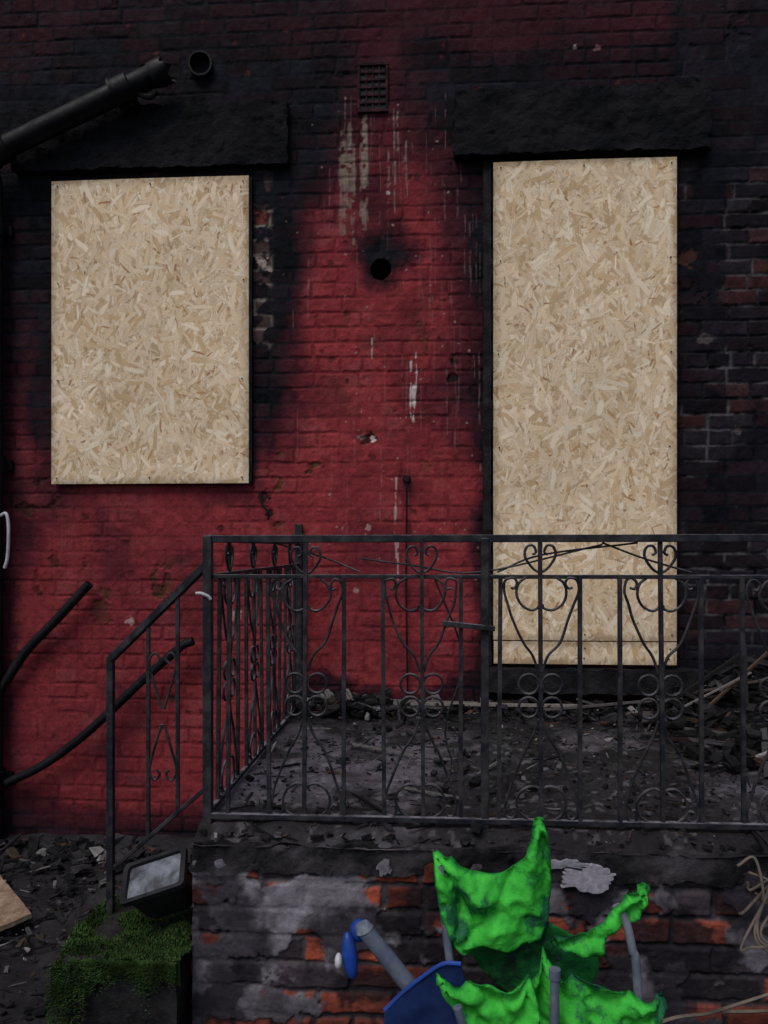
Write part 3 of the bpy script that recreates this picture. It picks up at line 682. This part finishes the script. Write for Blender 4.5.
def cloth(name, outline, yfn, folds, seed, mat=M_cloth, step=.007, wr=.008, trim=True, parent=None):
    O = [Vector((p[0], p[1])) for p in outline]; K = [len(p) > 2 for p in outline]; n = len(O); P = []
    for i in range(n):
        b, c = O[i], O[(i + 1) % n]
        a = b if K[i] else O[i - 1]; d = c if K[(i + 1) % n] else O[(i + 2) % n]
        m = max(2, int((c - b).length / step))
        for k in range(m):
            t = k / m
            P.append(.5 * ((2 * b) + (c - a) * t + (2 * a - 5 * b + 4 * c - d) * t * t + (-a + 3 * b - 3 * c + d) * t ** 3))
    nb = len(P)
    def inside(x, y):
        r = False; j = nb - 1
        for i in range(nb):
            if (P[i].y > y) != (P[j].y > y) and x < (P[j].x - P[i].x) * (y - P[i].y) / (P[j].y - P[i].y) + P[i].x: r = not r
            j = i
        return r
    inner = []; x = min(p.x for p in P); xm = max(p.x for p in P); z0 = min(p.y for p in P); zm = max(p.y for p in P)
    while x < xm:
        z = z0
        while z < zm:
            if inside(x, z): inner.append(Vector((x + random.uniform(-.001, .001), z + random.uniform(-.001, .001))))
            z += step
        x += step
    res = delaunay_2d_cdt(P + inner, [], [list(range(nb))], 1, 1e-5)
    V = []; cols = []
    for v in res[0]:
        dmin = min((v - p).length for p in P)
        y = yfn(v.x, v.y)
        for (ox, oz, nf, amp, reach) in folds:
            dx, dz = v.x - ox, v.y - oz; r = math.hypot(dx, dz); an = math.atan2(dz, dx) + .35 * mnoise.noise(Vector((dx * 8, dz * 8, seed)))
            fo = abs(math.sin(an * nf + seed)); y -= amp * (fo ** .7) * math.exp(-(r / reach) ** 2) * min(1, r / .03)
        q = Vector((v.x, v.y, seed * 3.1))
        y -= wr * (1 - 2.4 * abs(mnoise.noise(q * 14))) + wr * .5 * (1 - 2.4 * abs(mnoise.noise(q * 30 + Vector((4, 4, 4))))) + wr * .9 * mnoise.noise(q * 6)
        V.append((v.x, y, v.y)); cols.append((.25, .38, .6) if (trim and dmin < .0045) else (1, 1, 1))
    me = bpy.data.meshes.new(name); me.from_pydata(V, [], [tuple(f_) for f_ in res[2]]); me.update()
    a = me.color_attributes.new('Col', 'FLOAT_COLOR', 'POINT'); a.data.foreach_set('color', np.array([(*c, 1) for c in cols], np.float32).reshape(-1))
    me.polygons.foreach_set('use_smooth', [True] * len(me.polygons))
    o = add_obj(name, me, mat, parent or ch)
    s = o.modifiers.new('thick', 'SOLIDIFY'); s.thickness = .002
    return o
c_ = 1
cloth('back_panel', [(.250, .874, c_), (.272, .880, c_), (.284, .82), (.288, .77), (.291, .70), (.286, .65), (.268, .598, c_), (.225, .590), (.19, .572), (.15, .588), (.10, .575), (.058, .582, c_), (.035, .640), (.022, .70), (.013, .755), (.012, .790, c_), (.032, .796, c_), (.07, .778), (.11, .764), (.155, .758), (.192, .765), (.220, .79), (.240, .832)],
      lambda x, z: -1.93 + .10 * (z - .6) + .25 * abs(x - .15) ** 1.3, [(.262, .88, 5, .055, .22), (.016, .79, 4, .06, .18), (.058, .585, 4, .04, .12)], 1, wr=.013)
cloth('side_flap', [(.285, .595, c_), (.30, .625), (.345, .628), (.39, .648), (.43, .695), (.465, .735), (.490, .756, c_), (.506, .745, c_), (.500, .715), (.488, .69), (.475, .668), (.43, .64), (.408, .615), (.402, .575), (.36, .575), (.33, .59)],
      lambda x, z: -1.93 - .08 * (x - .3), [(.5, .75, 6, .045, .14), (.285, .595, 4, .04, .13)], 2, wr=.013)
cloth('seat_panel', [(.262, .610, c_), (.285, .575), (.33, .560), (.38, .558), (.43, .535), (.48, .520), (.520, .532, c_), (.528, .515, c_), (.510, .48), (.49, .455), (.46, .40), (.43, .33), (.36, .25), (.28, .25), (.22, .30), (.20, .40), (.215, .48), (.205, .53), (.235, .57)],
      lambda x, z: -1.97 - .10 * (.6 - z), [(.262, .61, 5, .06, .19), (.524, .528, 5, .06, .17), (.35, .40, 4, .04, .12)], 3, wr=.014)
cloth('arm_flap', [(.018, .572, c_), (.07, .560), (.12, .575), (.17, .566), (.222, .582, c_), (.238, .53), (.240, .45), (.23, .36, c_), (.17, .375), (.13, .43), (.09, .465), (.07, .50), (.040, .54), (.018, .556, c_)],
      lambda x, z: -2.04 + .08 * (z - .5), [(.02, .568, 5, .05, .15), (.222, .58, 4, .05, .13)], 4, wr=.013)
cloth('lining', [(.07, .62), (.16, .64), (.26, .64), (.34, .60), (.40, .57), (.40, .50), (.33, .44), (.2, .45), (.12, .52)], lambda x, z: -1.90, [], 5, M_lining, .012, .01, False)
mb = MB()
mb.tube(smoothp([(.03, -1.95, .77), (.045, -1.97, .60), (.09, -2.0, .33), (.15, -2.02, .03)]), .0095, 12)
mb.tube([(.062, -2.13, .55), (.20, -2.10, .03)], .0095, 12)
mb.tube([(.272, -2.09, .60), (.272, -2.08, .30), (.27, -2.06, .02)], .010, 12)
mb.tube(smoothp([(.440, -1.96, .690), (.455, -1.965, .66), (.468, -1.97, .60), (.480, -1.97, .52), (.50, -1.97, .03)]), .010, 12)
mb.tube([(.10, -1.98, .05), (.49, -1.92, .42)], .008, 10); mb.tube([(.49, -1.98, .05), (.1, -1.92, .42)], .008, 10)
mb.tube([(.20, -2.10, .03), (.50, -1.97, .03)], .008, 10)
for p in ((.15, -2.02, 0), (.27, -2.06, 0), (.5, -1.97, 0), (.2, -2.10, 0)): mb.tube([p, (p[0], p[1], .03)], .015, 10)
mb.tube([(.272, -2.09, .595), (.272, -2.09, .615)], .0125, 12); mb.tube([(.438, -1.96, .694), (.443, -1.961, .678)], .0125, 12)
mb.build('frame', M_tube, ch, True)

# ------------------------------------------------------------------ blue ride-on toy
mb = MB()
mb.tube([(-.145, -2.0, .64), (-.05, -1.985, .515), (.03, -1.97, .40)], [.019, .020, .020], 16)
mb.tube([(-.152, -2.0, .655), (-.145, -2.0, .64)], [.014, .022], 16); mb.build('column', M_tube, toy, True)
mb = MB()
def ell(mb, c, rx, ry, rz, n=16, m=10, rot=0):
    vs = []; f = []
    for i in range(m + 1):
        ph = math.pi * i / m
        for k in range(n):
            th = 2 * math.pi * k / n
            x, y, z = rx * math.sin(ph) * math.cos(th), ry * math.sin(ph) * math.sin(th), rz * math.cos(ph)
            x, z = x * math.cos(rot) - z * math.sin(rot), x * math.sin(rot) + z * math.cos(rot)
            vs.append((c[0] + x, c[1] + y, c[2] + z))
    for i in range(m):
        for k in range(n): f.append((i * n + k, (i + 1) * n + k, (i + 1) * n + (k + 1) % n, i * n + (k + 1) % n))
    mb.add(vs, f)
ell(mb, (-.180, -2.0, .580), .018, .02, .055, rot=.12); ell(mb, (-.160, -1.98, .628), .022, .024, .026)
mb.build('handle_grip', M_blue, toy, True)
mb = MB(); ell(mb, (-.205, -2.01, .572), .009, .014, .018); mb.build('grip_cap', M_white, toy, True)
cloth('seat_shell', [(-.098, .17, c_), (-.105, .35), (-.098, .470, c_), (-.06, .505), (-.01, .545), (.035, .575), (.075, .58, c_), (.10, .45), (.11, .30), (.10, .17, c_)], lambda x, z: -2.01 - .10 * max(0, .5 - z) - 1.2 * (x - .0) ** 2, [], 7, M_navy, .009, .002, False, toy)
mb = MB(); mb.tube(smoothp([(-.098, -2.022, .470), (-.06, -2.015, .505), (-.01, -2.012, .545), (.035, -2.013, .575), (.075, -2.02, .58)]), .005, 8); mb.build('seat_rim', M_blue, toy, True)
mb = MB(); mb.tube([(-.09, -2.05, .22), (-.10, -2.08, .06)], .012, 10); mb.tube([(.09, -2.05, .22), (.10, -2.08, .06)], .012, 10)
for x in (-.12, .12): mb.tube([(x - .015, -2.08, .055), (x + .015, -2.08, .055)], .05, 20)
mb.build('wheels', M_blackpl, toy, True)

# ------------------------------------------------------------------ cables and branches
M_twig = mat_new('dry_cable', base=(.13, .105, .085), base2=(.05, .042, .035), rough=.7, nscale=60, bump=.4)
mb = MB(); rg2 = random.Random(3)
for k in range(5):
    x = .775 + rg2.uniform(-.015, .03); pts = [(x, -1.8, .73 - .03 * k), (x + .04, -1.8, .74 - .03 * k), (x + .07, -1.83, .68), (x + .02, -1.84, .62 - .02 * k), (x + .05, -1.85, .54), (x + .12, -1.85, .50), (x + .3, -1.85, .2), (x + .35, -1.85, .02)]
    mb.tube(smoothp([(a + rg2.uniform(-.02, .02), b, c + rg2.uniform(-.02, .02)) for a, b, c in pts], 7), .0035, 6)
mb.build('tangled_cable', M_twig, None, True)
mb = MB()
for (a, b) in (((.50, -1.9, .37), (.95, -1.8, .44)), ((.6, -1.95, .34), (1.0, -1.85, .40)), ((.7, -1.9, .42), (.9, -1.8, .36))):
    a = Vector(a); b = Vector(b); pts = [a + (b - a) * (i / 5) + Vector((0, 0, rg2.uniform(-.008, .012))) for i in range(6)] + [b + Vector((.5, .05, -.35))]
    sp = smoothp(pts, 6); mb.tube(sp, [.0045 - .0015 * (i / len(sp)) for i in range(len(sp))], 6)
mb.build('dry_branches', M_twig, None, True)

# ------------------------------------------------------------------ light
w = bpy.data.worlds.new('World'); scene.world = w; w.use_nodes = True
nt = w.node_tree; bg = nt.nodes['Background']; sky = nt.nodes.new('ShaderNodeTexSky'); sky.sky_type = 'NISHITA'; sky.sun_disc = False
el, az = math.radians(56), math.radians(205)
sky.sun_elevation = el; sky.sun_rotation = az; sky.air_density = 1.0; sky.dust_density = 3.0; sky.ozone_density = 1.0
nt.links.new(sky.outputs[0], bg.inputs[0]); bg.inputs[1].default_value = .12
sl = bpy.data.lights.new('sun', 'SUN'); sl.energy = 1.5; sl.angle = math.radians(28); sl.color = (1, .96, .9)
so = bpy.data.objects.new('sun', sl); COL.objects.link(so)
dirv = Vector((math.sin(az) * math.cos(el), math.cos(az) * math.cos(el), math.sin(el)))
so.rotation_euler = dirv.to_track_quat('Z', 'Y').to_euler()
scene.view_settings.view_transform = 'Standard'; scene.view_settings.look = 'None'; scene.view_settings.exposure = 0

cd = bpy.data.cameras.new('camera'); cd.sensor_fit = 'VERTICAL'; cd.sensor_height = 36; cd.sensor_width = 27; cd.lens = 26.02
cd.shift_y = 36 / 1024; cd.clip_end = 300; cd.clip_start = .05
cam = bpy.data.objects.new('camera', cd); COL.objects.link(cam); cam.location = (0, -3.7, 1.52); cam.rotation_euler = (math.radians(90), 0, math.radians(3.4))
scene.camera = cam
